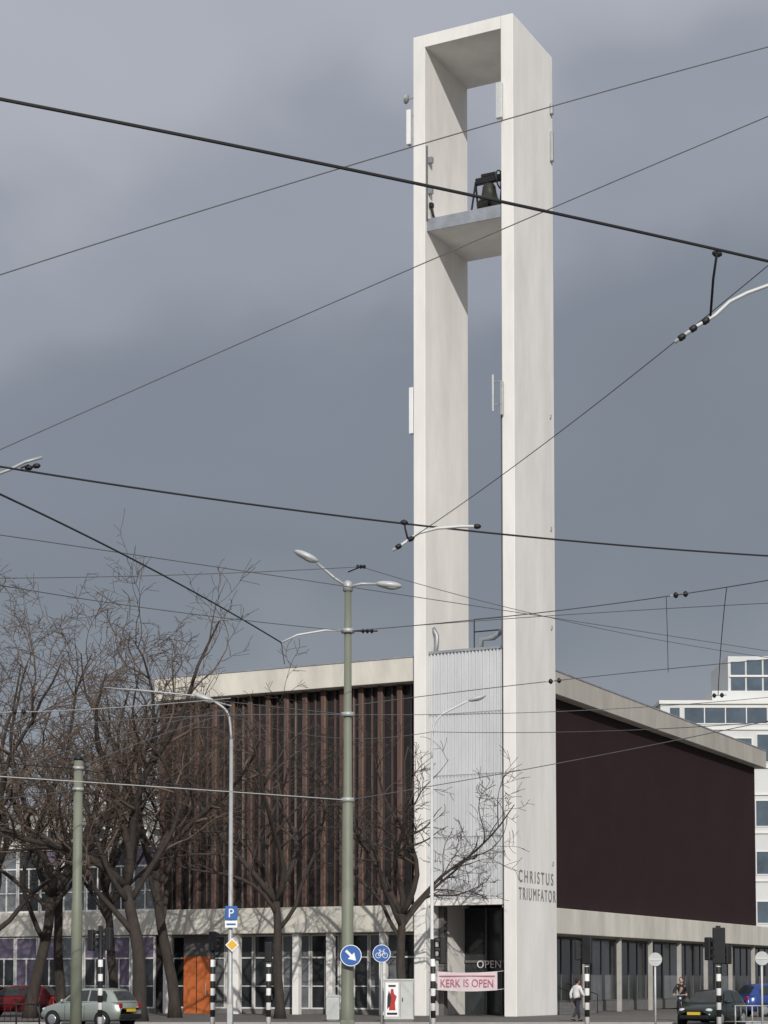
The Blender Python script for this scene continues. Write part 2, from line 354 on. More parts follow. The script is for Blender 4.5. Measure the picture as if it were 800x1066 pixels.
# ------------------------------------------------------------ church hall
hall = thing('church', 'low broad church with burgundy brick side wall and brown finned front beside the white tower', 'church', C0, -TH)
zb0, zb1 = 3.93, 5.18; zr0, zr1 = 15.72, 16.85
AL = a_of(168,.9); BE = b_of(787,1.5)
def pl(*ab): return [(-a,b) for a,b in ab]
MB().prism(pl((5.2,.3),(AL+.1,.3),(AL+.1,BE+.7),(.95,BE+.7),(.95,4.95),(5.2,4.95)), zr0, zr1).build('roof','cream',hall,False,.03)
B(-.948,-.90,4.95,BE+.72,zr0+.02,zr1-.003).build('side_fascia','shadedcream',hall)
MB().prism(pl((5.2,.4),(36,.4),(36,13),(AL,13),(AL,56),(.8,56),(.8,4.95),(5.2,4.95)), zb0, zb1).build('canopy_band','band',hall,False,.03)
MB().prism(pl((5.2,.27),(AL+.13,.27),(AL+.13,BE+.73),(.87,BE+.73),(.87,4.96),(5.2,4.96)), zr1+.002, zr1+.07).build('roof_flashing','sheet',hall)
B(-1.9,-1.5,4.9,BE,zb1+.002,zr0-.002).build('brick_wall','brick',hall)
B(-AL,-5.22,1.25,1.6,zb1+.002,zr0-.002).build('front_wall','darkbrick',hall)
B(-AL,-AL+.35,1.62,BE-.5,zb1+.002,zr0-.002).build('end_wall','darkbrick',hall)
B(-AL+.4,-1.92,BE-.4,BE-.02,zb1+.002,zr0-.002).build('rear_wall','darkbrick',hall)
NF = 14; fw = (AL-5.35)/NF
random.seed(4)
for i in range(NF+1):
    a = 5.35+fw*i
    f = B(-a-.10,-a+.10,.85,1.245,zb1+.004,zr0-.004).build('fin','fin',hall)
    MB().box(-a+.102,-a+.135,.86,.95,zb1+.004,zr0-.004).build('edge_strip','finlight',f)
    if i < NF:
        wv = MB().box(-a-fw+.12,-a-.15,1.20,1.245,zb1+.01,zr0-.01).build('window','hallglass',hall)
        o1 = random.uniform(.45,.6)
        MB().box(-a-fw*o1-.035,-a-fw*o1+.035,1.08,1.196,zb1+.01,zr0-.01).build('mullion','fin' if i % 3 else 'finlight',wv)
        MB().box(-a-fw*.24-.02,-a-fw*.24+.02,1.14,1.196,zb1+.01,zr0-.01).build('mullion','fin',wv)
def bay_front(a0, a1, pane='glass', b=2.4, z0=.25, z1=zb0-.03, spandrel=False, mid=True):
    f = MB(); t = .075; am = (a0+a1)/2
    f.box(-a1,-a1+t,b-.08,b+.04,z0,z1); f.box(-a0-t,-a0,b-.08,b+.04,z0,z1)
    f.box(-a1+t,-a0-t,b-.08,b+.04,z0,z0+t); f.box(-a1+t,-a0-t,b-.08,b+.04,z1-t,z1)
    f.box(-a1+t,-a0-t,b-.08,b+.04,z0+(z1-z0)*.68,z0+(z1-z0)*.68+t)
    if mid: f.box(-am-.03,-am+.03,b-.075,b+.035,z0+t,z0+(z1-z0)*.68-.002)
    f.box(-a1+t,-a0-t,b-.07,b+.03,z0+(z1-z0)*.30,z0+(z1-z0)*.30+.05)
    o = f.build('window','frame',hall); MB().box(-a1+t,-a0-t,b-.02,b+.02,z0+t,z1-t).build('pane',pane,o)
    if spandrel: MB().box(-a1+t,-a0-t,b-.05,b-.022,z0+(z1-z0)*.70,z1-t).build('spandrel_panel','lilac',o)
db = 1.2
da1, da0 = a_of(192,db), a_of(219,db)
dr = B(-da1,-da0,db,db+.08,0,2.85).build('door','orange',hall)
T([(-da0-.2,db-.06,.9),(-da0-.2,db-.06,1.5)],.025,6).build('handle','galv',dr)
B(-da0-.02+(da0-da1)/2,-da0+.02+(da0-da1)/2,db-.008,db-.001,.02,2.83).build('door_gap','black',dr)
B(-da1,-da0,db,db+.08,2.86,zb0-.01).build('door_panel','greyframe',hall)
aa = 5.3; k = 0
while aa < AL-.5:
    nx = min(aa+1.62, AL)
    if nx-aa > .3: bay_front(aa+.02, nx-.02, 'paleglass' if k % 3 == 1 else 'glass', 2.0)
    aa = nx; k += 1
aa = AL+.1; k = 0
while aa < 35.2:           # glazed wing at the left
    bay_front(aa+.02, aa+1.44, ('glass','lilac','glass','paleglass')[k % 4], .62, .25, zb0-.03, k % 2 == 0)
    bay_front(aa+.02, aa+1.44, ('paleglass','glass','glass')[k % 3], .75, zb1+.01, zb1+3.3, k % 4 == 0)
    aa += 1.46; k += 1
B(-36,-AL-.02,.95,12.5,zb1+.002,zb1+3.35).build('upper_wing','flat',hall)
B(-36.2,-AL-.02,.5,12.7,zb1+3.352,zb1+3.75).build('wing_roof','band',hall,False,.03)
B(-36,-AL-.02,.95,1.2,0,zb0-.003).build('inner_wall','darkbrick',hall)
B(-36,-AL-.02,.55,.85,0,.24).build('plinth','step',hall)
B(-AL,-5.22,2.5,2.7,0,zb0-.003).build('inner_wall','darkbrick',hall)
B(-AL,-5.22,1.9,2.08,0,.24).build('plinth','step',hall)
for px in (178,250,312,347,402):
    a = a_of(px,.95); B(-a-.17,-a+.17,.55,.9,0,zb0-.002).build('column','white',hall,False,.02)
b = 6.0
kk = 0
while b < 52:
    f = MB(); x = -3.2; t = .06; b1 = b+2.9; z0, z1 = .55, zb0-.03
    f.box(x-.04,x+.06,b,b+t,z0,z1); f.box(x-.04,x+.06,b1-t,b1,z0,z1); f.box(x-.04,x+.06,b+t,b1-t,z0,z0+t); f.box(x-.04,x+.06,b+t,b1-t,z1-t,z1)
    f.box(x-.04,x+.06,b+1.4,b+1.45,z0+t,z1-t)
    o = f.build('window','greyframe',hall); MB().box(x-.02,x+.02,b+t,b1-t,z0+t,z1-t).build('pane','glass' if kk % 4 else 'paleglass',o)
    b = b1+.03; kk += 1
B(-3.5,-3.26,5.2,54,0,zb0-.003).build('inner_wall','darkbrick',hall)
B(-3.25,-3.05,5.2,54,0,.54).build('plinth','step',hall)
for bb in (11.5,16.5,21.5,26.5,31.5,36.5,41.5,46.5):
    B(-1.25,-1.03,bb-.12,bb+.12,0,zb0-.002).build('column','palecol',hall,False,.02)
st = MB()
for i in range(4): st.box(-3.04,-1.4+i*.34,5.6,11.0,.13*(3-i),.13*(4-i)-.001)
st.build('entrance_steps','step',hall,False,.01)
for bb in (5.7,8.3,10.9):
    hr = MB(); hr.tube([(-1.9,bb,.5),(-1.9,bb,1.5)],.025,6); hr.tube([(-.25,bb,.0),(-.25,bb,.95)],.025,6); hr.tube([(-1.9,bb,1.5),(-.25,bb,.95)],.025,6)
    hr.build('hand_rail','black',hall)
# entrance under tower
B(-W+LG+.005,-LG-.005,4.3,4.36,0,zc0-.3).build('entrance_glazing','glass',tower)
ef = MB()
for xx in (-3.4,-2.6,-1.8,-1.0): ef.box(xx-.04,xx+.04,4.22,4.296,0,zc0-.3)
ef.box(-W+LG+.005,-LG-.005,4.2,4.21,2.5,2.62)
ef.build('entrance_frame','greyframe',tower)
B(-W+LG+.003,-W+LG+.28,1.35,1.75,0,zc0-.3).build('door_jamb','greyframe',tower)
MB().mesh(text_mesh('OPEN', 1.25, .36, .01, 1.1), Matrix.Translation((-a_of(497,4.2),4.17,z_of(1008,92))) @ FRONT).build('entrance_lettering','banner',tower)
# banner
bn = thing('banner', 'pale pink banner with reddish letters hung between the tower legs', 'banner', P(0,0,0), -TH)
bx0, bx1 = -a_of(456,.25), -a_of(518,.25); bz0, bz1 = z_of(1031,88.5), z_of(1011.5,88.5)
nb = 14; vs = []; fs = []
for i in range(nb+1):
    for j in range(2):
        t_ = i/nb; vs.append((bx0+(bx1-bx0)*t_, .2+.02*math.sin(t_*9), (bz0 if j == 0 else bz1)-.06*math.sin(math.pi*t_)))
for i in range(nb): fs.append((2*i,2*i+2,2*i+3,2*i+1))
MB().add(vs,fs).build('cloth','pink',bn,True)
MB().mesh(text_mesh('KERK IS OPEN', (bx1-bx0)*.88, .36, .004), Matrix.Translation((bx0+(bx1-bx0)*.06,.165,bz0+.14)) @ FRONT).build('lettering','redletter',bn)
B(bx0+.1,bx1-.1,.165,.17,bz0+.62,bz0+.67).build('printed_stripe','redletter',bn)
for zz_ in (bz0+.02,bz1-.02):
    T([(-W+LG-.02,.22,zz_+.06),(bx0+.01,.2,zz_)],.012,5).build('rope','wsign',bn); T([(bx1-.01,.22,zz_),(-LG+.02,.22,zz_+.06)],.012,5).build('rope','wsign',bn)
# ------------------------------------------------------------ background buildings
def bld(name, label, Y, px0, px1, ptop, wallm, depth, rects, glassm):
    c = gpt((px0+px1)/2, Y); o = thing(name, label, 'building', c)
    def lx(px): return gpt(px,Y).x-c.x
    B(lx(px0),lx(px1),0,depth,-.12,z_of(ptop,Y)).build('wall',wallm,o)
    B(lx(px0)-.15,lx(px1)+.15,-.2,depth+.2,z_of(ptop,Y)+.002,z_of(ptop,Y)+.35).build('roof_edge','frame' if wallm == 'office' else wallm,o)
    for (a,b_,c_,d_) in rects:
        fr = MB(); X0,X1,Z0,Z1 = lx(a),lx(c_),z_of(d_,Y),z_of(b_,Y); t = .09
        fr.box(X0,X0+t,-.08,.02,Z0,Z1); fr.box(X1-t,X1,-.08,.02,Z0,Z1); fr.box(X0+t,X1-t,-.08,.02,Z0,Z0+t); fr.box(X0+t,X1-t,-.08,.02,Z1-t,Z1)
        nm = int((c_-a)/20)
        for q in range(1,nm): fr.box(X0+(X1-X0)*q/nm-.05,X0+(X1-X0)*q/nm+.05,-.07,.015,Z0+t,Z1-t)
        f = fr.build('window','frame',o); B(X0+t,X1-t,-.03,.02,Z0+t,Z1-t).build('pane',glassm,f)
    return o, lx
r1 = [(x,y,x+17,y+18) for y in (862,) for x in range(-40,165,22)]
bld('apartment_building', 'long grey apartment block with a row of windows behind the trees at the left', 140, -60, 168, 848, 'flat', 12, r1, 'glass')
r2 = [(x,y,x+10,y+14) for y in (800,823) for x in (102,120,138,152)]
bld('tower_block', 'taller grey block rising behind the long apartment block', 160, 94, 168, 788, 'flatpale', 14, r2, 'paleglass')
r3 = [(714,736,846,754),(722,768,786,790),(790,764,846,794),(722,833,784,860),(788,833,846,861),(722,886,784,911),(788,886,846,911),(722,938,784,962),(788,938,846,962)]
ob, lx = bld('office_building', 'white modern office building with ribbon windows behind the church at the right', 190, 690, 850, 733, 'office', 18, r3, 'officeglass')
B(lx(748),lx(850),2,14,z_of(733,190)+.36,z_of(716,190)).build('upper_storey','office',ob)
B(lx(767),lx(850),3,13,z_of(716,190)+.003,z_of(678,190)).build('roof_pavilion','office',ob)
for (a,b_,c_,d_) in ((770,684,785,714),(787,682,803,716),(805,682,822,716)):
    B(lx(a),lx(c_),2.9,2.997,z_of(d_,190.0),z_of(b_,190)).build('pavilion_window','officeglass',ob)
B(lx(768),lx(823),2.84,2.89,z_of(700,190),z_of(698,190)).build('glazing_bar','frame',ob)
for py in (760,800,828,868,918): B(lx(690),lx(850),-.16,-.001,z_of(py,190),z_of(py-1.6,190)).build('string_course','frame',ob)
B(lx(700),lx(710),-.06,.0,z_of(752,190),z_of(737,190)).build('corner_window','officeglass',ob)
# ------------------------------------------------------------ trees
def tree(label, px, Y, H, seed, spread=1.0, lean=0.0, fork=.27, tr=.24, crown='twig', ch=(9,8,6), limbs=8, twr=.011, reach=1.0):
    rnd = random.Random(seed); base = gpt(px, Y)
    o = thing('bare_tree', label, 'tree', base, 0, 'bare street trees')
    A = MB(); Cn = MB()
    def path(p, d, L, n, wander, up):
        pts = [p.copy()]; bend = Vector((rnd.uniform(-1,1),rnd.uniform(-1,1),rnd.uniform(-.5,.5)))
        for i in range(n):
            if i % 3 == 0: bend = Vector((rnd.uniform(-1,1),rnd.uniform(-1,1),rnd.uniform(-.6,.6)))
            d = (d + bend*wander*.75 + Vector((rnd.uniform(-1,1),rnd.uniform(-1,1),rnd.uniform(-.6,.6)))*wander*.6 + Vector((0,0,up))).normalized()
            pts.append(pts[-1]+d*(L/n))
        return pts
    def rot_off(d, ang):
        ax = d.orthogonal().normalized(); ax.rotate(Quaternion(d, rnd.uniform(0,2*math.pi)))
        q = d.copy(); q.rotate(Quaternion(ax, ang)); return q
    trunk = path(Vector((0,0,-.05)), Vector((lean,0,1)).normalized(), H*fork, 8, .09, .07)
    rad = [tr*1.4]+[tr*(1.05-.30*i/8) for i in range(1,9)]
    A.tube(trunk, rad, 12)
    stack = []
    td = Vector((lean*.5,0,1)).normalized()
    for i in range(limbs):
        t_ = 1.0 if i < 3 else rnd.uniform(.72,1)
        p = trunk[min(8,int(t_*8))]
        ang = rnd.uniform(20,50)*spread if i else 14
        d = Quaternion(td, i*2.4+rnd.uniform(-.4,.4)) @ (td*math.cos(R(ang))+td.orthogonal().normalized()*math.sin(R(ang)))
        stack.append((p, d, H*rnd.uniform(.50,.66)*(1.0 if i < 4 else .85)*reach, tr*(.66 if i < 3 else .48), 1))
    CH = {1:ch[0], 2:ch[1], 3:ch[2], 4:0}
    while stack:
        p, d, L, r, lv = stack.pop()
        n = {1:12,2:8,3:5,4:3}[lv]; wd = {1:.30,2:.36,3:.36,4:.34}[lv]; up = {1:.075,2:.05,3:.02,4:-.03}[lv]
        pts = path(p, d, L*1.06, n, wd, up)
        rr = [max(twr, r*(1-.82*i/n)) for i in range(n+1)]
        (A if lv == 1 else Cn).tube(pts, rr, {1:7,2:5,3:3,4:3}[lv], lv < 3)
        if lv < 4:
            for c in range(CH[lv]):
                t_ = rnd.uniform(.25,1.0); i = min(n-1,int(t_*n)); q = pts[i].lerp(pts[i+1], t_*n-i)
                dd = (pts[i+1]-pts[i]).normalized(); nd = rot_off(dd, R(rnd.uniform(28,68)))
                if lv == 1 and nd.z < -.1: nd.z *= -.3
                stack.append((q, nd, L*rnd.uniform(.34,.56)*(1.1-.4*t_), max(twr,rr[i]*rnd.uniform(.5,.72)), lv+1))
    A.build('trunk','bark',o,True); Cn.build('crown',crown,o,True)
tree('bare tree with the stout trunk between the silver car and the orange door', 146, 78, 17.0, 11, 1.1, .03, .33, .29, 'twig', (8,6,5), 7, .010)
tree('bare tree with a straight trunk beside the orange door', 183, 85, 16.5, 23, 1.05, .0, .40, .25, 'twig', (7,6,4), 6, .010)
tree('bare tree behind the red car at the far left', 32, 84, 17.6, 35, 1.15, .06, .31, .26, 'twig', (8,6,5), 7, .011)
tree('bare leaning tree before the finned front, left of the double lamp post', 292, 83, 15.0, 47, .95, .06, .34, .21, 'twigdark', (7,5,4), 6, .010)
tree('bare slim tree in front of the ribbed metal panel of the tower', 422, 82, 15.8, 59, .95, .0, .29, .22, 'twigdark', (7,5,4), 7, .011, .82)
tree('smaller bare tree farther back between the olive mast and the stout trunk', 122, 88, 17.0, 61, 1.1, -.05, .34, .21, 'twig', (7,6,5), 6, .011)
tree('bare tree at the left edge, cut by the frame', -22, 80, 16.8, 73, 1.1, .1, .31, .26, 'twig', (8,6,5), 7, .011)
tree('bare tree behind the olive mast', 66, 87, 17.6, 83, 1.1, .02, .33, .23, 'twig', (8,6,5), 6, .011)
# ------------------------------------------------------------ lamp posts and masts
def lamp_head(o, c, d, L=.25, wdt=.11, hgt=.07):
    d = Vector(d).normalized(); q = Vector((1,0,0)).rotation_difference(d).to_matrix()
    h = MB().ell(c,(L,wdt,hgt),q,14,10).build('lamp_head','lamp',o,True)
    MB().ell(Vector(c)+Vector((0,0,-hgt*.45))+d*L*.15,(L*.62,wdt*.75,hgt*.75),q,12,8).build('lamp_glass','lampglass',h,True)
Yp = 35.0; rb = gpt(362,Yp)
dl = thing('street_lamp', 'tall olive double-armed street lamp with tram wires fixed to it', 'street lamp', rb, 0, 'street lamps')
def shaft(o, pts, r, m): return T(pts, r, 14).build('pole', m, o, True)
ztp = z_of(610,Yp)
shaft(dl, [(0,0,0),(0,0,1.2),(0,0,1.25),(0,0,4.9),(0,0,4.95),(0,0,ztp)], [.135,.13,.115,.10,.082,.062], 'olive')
def plane(px,py,Y,root): return at(px,py,Y)-root
a0 = Vector((0,0,ztp-.02))
T([a0,Vector((-.25,0,ztp+.15)),plane(330,586,Yp,rb)],.025,8).build('arm','galv',dl,True)
T([a0,Vector((.25,0,ztp+.04)),plane(396,608,Yp,rb)],.025,8).build('arm','galv',dl,True)
lamp_head(dl, plane(319,579,Yp,rb), (1,0,-.45)); lamp_head(dl, plane(405,609,Yp,rb), (1,0,-.1))
MB().lathe([(.09,0),(.09,.16),(.03,.2)],12,Matrix.Translation((0,0,ztp-.1))).build('pole_cap','galv',dl,True)
ins = MB(); q = plane(376,590,Yp,rb); ins.tube([(0,0,q.z-.1),(q.x,0,q.z)],.012,6)
for dx in (-.06,0,.06): ins.lathe([(.02,-.03),(.045,0),(.02,.03)],8,Matrix.Translation((q.x+dx,0,q.z)) @ Matrix.Rotation(R(90),4,'Y'))
ins.build('insulator','black',dl)
z5 = z_of(657,Yp)
ins = MB(); ins.tube([(0,0,z5),(.55,0,z5)],.014,6)
for dx in (.28,.36,.44): ins.lathe([(.02,-.03),(.05,0),(.02,.03)],8,Matrix.Translation((dx,0,z5)) @ Matrix.Rotation(R(90),4,'Y'))
ins.build('insulator','black',dl)
for py in (657,744,833):
    MB().lathe([(.11,-.04),(.125,-.035),(.125,.035),(.11,.04)],14,Matrix.Translation((0,0,z_of(py,Yp)))).build('wire_clamp','galv',dl,True)
arm_tip = plane(293,669,Yp,rb)
T([(0,0,z5),plane(340,656,Yp,rb),plane(310,661,Yp,rb),arm_tip],.018,8).build('wire_arm','paleg',dl,True)
T([arm_tip,arm_tip+Vector((.06,0,-.4))],.008,5).build('wire_hanger','wire',dl)
MB().box(-.13,.13,-.13,.13,.3,.9).build('service_door','olive',dl,False,.02)
rm = gpt(80,Yp)
ms = thing('tram_mast', 'thick olive tram wire mast at the left between the parked cars', 'mast', rm)
shaft(ms, [(0,0,0),(0,0,3),(0,0,3.05),(0,0,z_of(792,Yp))], [.11,.10,.09,.08], 'olive')
MB().lathe([(.085,0),(.09,.05),(.02,.12)],12,Matrix.Translation((0,0,z_of(792,Yp)))).build('mast_cap','black',ms,True)
for py in (800,822): MB().lathe([(.09,-.03),(.105,-.03),(.105,.03),(.09,.03)],12,Matrix.Translation((0,0,z_of(py,Yp)))).build('wire_clamp','galv',ms,True)
def curved_lamp(label, px, Y, pts, headpx, hd, m):
    r = gpt(px,Y); o = thing('street_lamp', label, 'street lamp', r, 0, 'street lamps')
    y0 = pts[0]
    shaft(o, [(0,0,0),(0,0,1.4),(0,0,1.45),(0,0,z_of(y0[1],Y))],[.09,.085,.065,.045],m)
    pp = [Vector((0,0,z_of(y0[1],Y)))]+[plane(a,b,Y,r) for a,b in pts[1:]]
    sm = []
    for i in range(len(pp)-1):
        for t_ in (0,.33,.66):
            p0,p1,p2,p3 = pp[max(i-1,0)],pp[i],pp[i+1],pp[min(i+2,len(pp)-1)]
            sm.append(.5*((2*p1)+(p2-p0)*t_+(2*p0-5*p1+4*p2-p3)*t_*t_+(3*p1-p0-3*p2+p3)*t_**3))
    sm.append(pp[-1]); T(sm,.034,8).build('arm',m,o,True)
    lamp_head(o, plane(*headpx,Y,r), hd, .30,.12,.08)
    B(-.07,.07,-.1,-.06,.4,1.0).build('service_door',m,o,False,.01)
    return o, r
lb, rB = curved_lamp('slim grey street lamp curving left, carrying the parking sign', 240, 50, [(240,770),(239,748),(234,738),(224,731)], (213,727), (1,0,-.35), 'galv')
lc, rC = curved_lamp('pale street lamp curving right in front of the tower', 450, 62, [(450,790),(451,758),(459,745),(473,737),(487,730)], (497,727), (1,0,.3), 'paleg')
T([Vector((0,0,z_of(735,50))),plane(200,724,50,rB),plane(150,719,50,rB),plane(108,716,50,rB)],.022,7).build('wire_arm','galv',lb,True)
# ------------------------------------------------------------ signs
def disc(r, c, t=.02, n=28): return MB().lathe([(r,-t/2),(r,t/2)], n, Matrix.Translation(c) @ Matrix.Rotation(R(90),4,'X'))
def ring(r0, r1, c, t, n=28):
    mb = MB(); vs = []; fs = []
    for i in range(n):
        a = 2*math.pi*i/n
        for rr in (r0,r1): vs.append((c[0]+rr*math.cos(a), c[1]-t, c[2]+rr*math.sin(a)))
    for i in range(n): j = (i+1)%n; fs.append((2*i,2*i+1,2*j+1,2*j))
    return mb.add(vs,fs)
def arrow_poly(s):
    return [(-s*.12,s*.65),(s*.12,s*.65),(s*.12,-.02*s),(s*.42,-.02*s),(0,-s*.68),(-s*.42,-.02*s),(-s*.12,-.02*s)]
Ys = 34.75; c = at(365.5,995,Ys)
sg = thing('traffic_sign', 'round blue sign with a white arrow pointing down to the right', 'traffic sign', (c.x,Ys,c.z), 0, 'traffic signs')
r_ = .195; disc(r_,(0,0,0)).build('sign_plate','blue',sg)
ring(r_*.93,r_*.995,(0,0,0),.012).build('sign_rim','wsign',sg)
MB().prism(arrow_poly(r_), 0, .004, Matrix.Translation((0,-.011,0)) @ FRONT @ Matrix.Rotation(R(45),4,'Z')).build('arrow','wsign',sg)
B(-.03,.03,.01,.2,-.03,.03).build('clamp','galv',sg)
Y2 = 50; c = gpt(397.5,Y2); zs = z_of(993,Y2)
sg = thing('traffic_sign', 'round blue sign with a white bicycle on its own thin post', 'traffic sign', c, 0, 'traffic signs')
T([(0,0,0),(0,0,zs+.25)],.03,8).build('post','galv',sg,True)
r_ = .235; disc(r_,(0,-.05,zs)).build('sign_plate','blue',sg); ring(r_*.93,r_*.995,(0,-.05,zs),.012).build('sign_rim','wsign',sg)
bk_ = MB(); yb = -.068
for cx in (-.09,.09): bk_.tube([(cx+.065*math.cos(i*math.pi/8),yb,zs-.05+.065*math.sin(i*math.pi/8)) for i in range(17)],.009,5)
for p_ in ([(-.09,yb,zs-.05),(-.04,yb,zs+.06),(.06,yb,zs+.06),(.09,yb,zs-.05)],[(-.04,yb,zs+.06),(.0,yb,zs-.05),(.06,yb,zs+.06)],[(-.09,yb,zs-.05),(0,yb,zs-.05)],[(.06,yb,zs+.06),(.045,yb,zs+.1),(.09,yb,zs+.11)],[(-.04,yb,zs+.06),(-.05,yb,zs+.09)],[(-.08,yb,zs+.09),(-.02,yb,zs+.09)]): bk_.tube(p_,.009,5)
bk_.build('bicycle_symbol','wsign',sg)
Y3 = 49.9; c = at(241,954,Y3)
sg = thing('parking_sign', 'blue rectangular parking sign with a white P on the slim lamp post', 'traffic sign', (c.x,Y3-.06,c.z), 0, 'traffic signs')
B(-.16,.16,-.01,.01,-.10,.26).build('sign_plate','blue',sg,False,.01)
MB().mesh(text_mesh('P',.13,.22,.003),Matrix.Translation((-.06,-.014,-.03)) @ FRONT).build('letter','wsign',sg)
B(-.16,.16,-.01,.01,-.30,-.12).build('sub_plate','wsign',sg); B(-.12,.12,-.016,-.011,-.235,-.19).build('symbol','blue',sg)
B(-.03,.03,.011,.06,-.05,.1).build('clamp','galv',sg)
c = at(242,984,Y3)
sg = thing('priority_sign', 'small yellow diamond priority sign on the slim lamp post', 'traffic sign', (c.x,Y3-.06,c.z), 0, 'traffic signs')
RD = Matrix.Rotation(R(45),4,'Y')
MB().box(-.125,.125,-.008,.008,-.125,.125,RD).build('sign_plate','wsign',sg); MB().box(-.095,.095,-.014,-.009,-.095,.095,RD).build('symbol','yellow',sg)
B(-.02,.02,.009,.08,-.03,.03).build('clamp','galv',sg)
for px,py,Yq,lab in ((682,999,68,'grey back of a round sign on a post right of the white-jacketed person'),(793,998,66,'grey back of a round sign on a post at the right edge')):
    c = gpt(px,Yq); zs = z_of(py,Yq); sg = thing('traffic_sign', lab, 'traffic sign', c, 0, 'traffic signs')
    T([(0,0,-.12),(0,0,zs+.2)],.035,8).build('post','paleg',sg,True)
    disc(.24,(0,-.06,zs),.02).build('sign_plate','galv',sg); MB().box(-.2,.2,-.09,-.072,zs-.02,zs+.02).build('clamp','paleg',sg)
# ------------------------------------------------------------ traffic lights
def tlight(label, px, Y, heads, top, zbase=0.0):
    r = gpt(px,Y,zbase); o = thing('traffic_light', label, 'traffic light', r, 0, 'traffic lights')
    T([(0,0,0),(0,0,z_of(top,Y)-zbase)],.080,14).build('pole','stripes',o,True)
    MB().lathe([(.16,0),(.16,.03),(.09,.06)],14).build('base_plate','black',o)
    B(.075,.13,-.06,.06,1.0,1.2).build('push_button','black',o,False,.015)
    for (dx, y0, y1, rz) in heads:
        z1 = z_of(y0,Y)-zbase; z0 = z_of(y1,Y)-zbase; h = z1-z0; wd = h*.17
        Mx = Matrix.Translation((dx,-.12 if abs(dx) < .05 else 0,0)) @ Matrix.Rotation(rz,4,'Z')
        hd = MB().box(-wd,wd,-.1,.1,z0,z1,Mx).build('signal_head','black',o,False,.03)
        if abs(dx) > .05: MB().tube([(0,0,(z0+z1)/2),(dx,0,(z0+z1)/2)],.025,6).build('bracket','black',hd)
        for k,(mm_) in enumerate(('green','amber','red')):
            zc = z0+h*(k+.5)/3
            MB().lathe([(h*.11,0),(h*.09,.02),(.01,.03)],12,Mx @ Matrix.Translation((0,-.102,zc)) @ Matrix.Rotation(R(90),4,'X')).build('lens',mm_,hd,True)
            vz = MB(); vs = []; fs = []
            for i in range(9):
                a = R(-20)+R(220)*i/8
                for yy in (-.1,-.24): vs.append(Mx @ Vector((h*.125*math.cos(a),yy,zc+h*.125*math.sin(a))))
            for i in range(8): fs.append((2*i,2*i+1,2*i+3,2*i+2))
            vz.add(vs,fs).build('visor','black',hd)
    return o
tlight('banded traffic light with two dark heads right of the olive mast', 105, 62, [(-.30,968,990,R(75)),(.26,966,990,R(-100))], 964)
tlight('banded traffic light left of the parking sign', 222, 62, [(0,970,990,R(140))], 974)
tlight('banded traffic light in front of the leaning tree', 280, 62, [(0,981,1002,R(170))], 985)
tlight('banded traffic light beneath the pale curved lamp', 451, 60, [(.29,975,1004,R(-80))], 978)
tlight('banded traffic light beside the person in white', 611, 62, [(0,974,1004,R(160)),(-.28,980,1000,R(80))], 978)
tlight('large banded traffic light with side heads at the right by the dark car', 748, 62, [(0,966,1004,R(165)),(-.32,976,1000,R(60)),(.30,984,1004,R(-70))], 964)
# ------------------------------------------------------------ cabinets
Yc = 77; c = gpt(415.5,Yc)
cb = thing('utility_cabinet', 'large pale utility cabinet with a red and black poster on its front', 'cabinet', c)
B(-.60,.60,-.2,.25,.08,1.62).build('cabinet_body','cabinet',cb,False,.03); B(-.63,.63,-.23,.28,1.621,1.70).build('cabinet_lid','cabinet',cb,False,.02)
B(-.57,.57,-.17,.22,0,.079).build('plinth','step',cb)
for xx in (.05,.57): B(xx-.006,xx+.006,-.206,-.2005,.15,1.55).build('door_gap','black',cb)
B(.12,.16,-.23,-.201,.8,.95).build('handle','black',cb)
po = B(-.53,-.02,-.212,-.203,.2,1.55).build('poster','wsign',cb)
MB().prism([(-.40,.45),(-.14,.45),(-.16,.75),(-.09,1.0),(-.2,1.12),(-.22,1.3),(-.32,1.3),(-.34,1.12),(-.45,.98),(-.38,.75)],0,.003,Matrix.Translation((0,-.213,0)) @ FRONT).build('poster_figure','posterred',po)
MB().prism([(-.47,.5),(-.36,.62),(-.30,.95),(-.40,1.25),(-.46,1.0)],0,.002,Matrix.Translation((0,-.2165,0)) @ FRONT).build('poster_figure','black',po)
B(-.48,-.07,-.216,-.2125,.27,.36).build('poster_bar','black',po); B(-.42,-.13,-.216,-.2125,1.38,1.46).build('poster_bar','black',po)
c = gpt(347,78)
cb = thing('utility_cabinet', 'small grey cabinet beside the double lamp post', 'cabinet', c)
B(-.26,.26,-.18,.18,.05,.98).build('cabinet_body','cabinet',cb,False,.03); MB().prism([(-.29,.98),(.29,.98),(.29,1.02),(0,1.09),(-.29,1.02)],-.21,.21,FRONT).build('cabinet_lid','galv',cb); B(-.24,.24,-.16,.16,0,.05).build('plinth','step',cb)
B(-.20,.20,-.187,-.182,.12,.9).build('cabinet_door','galv',cb)
# ------------------------------------------------------------ barriers
def barrier(label, px0, px1, Y, m, h, n, zb=-.12):
    a, b_ = gpt(px0,Y,zb), gpt(px1,Y,zb); c = (a+b_)/2; L = (b_-a).length/2
    o = thing('barrier', label, 'barrier', c, 0, 'low street barriers')
    for xx in (-L,0,L): T([(xx,0,0),(xx,0,h)],.03,8).build('post',m,o,True)
    for zz_ in (h-.02,.25): T([(-L,0,zz_),(L,0,zz_)],.025,8).build('rail',m,o,True)
    for i in range(1,n): T([(-L+2*L*i/n,0,.25),(-L+2*L*i/n,0,h-.02)],.010,5).build('bar',m,o,True)
barrier('dark railing in front of the red car at the lower left', -6, 42, 71, 'black', .9, 8)
barrier('grey railing at the lower right beside the dark car', 765, 800, 70.5, 'galv', .85, 6)
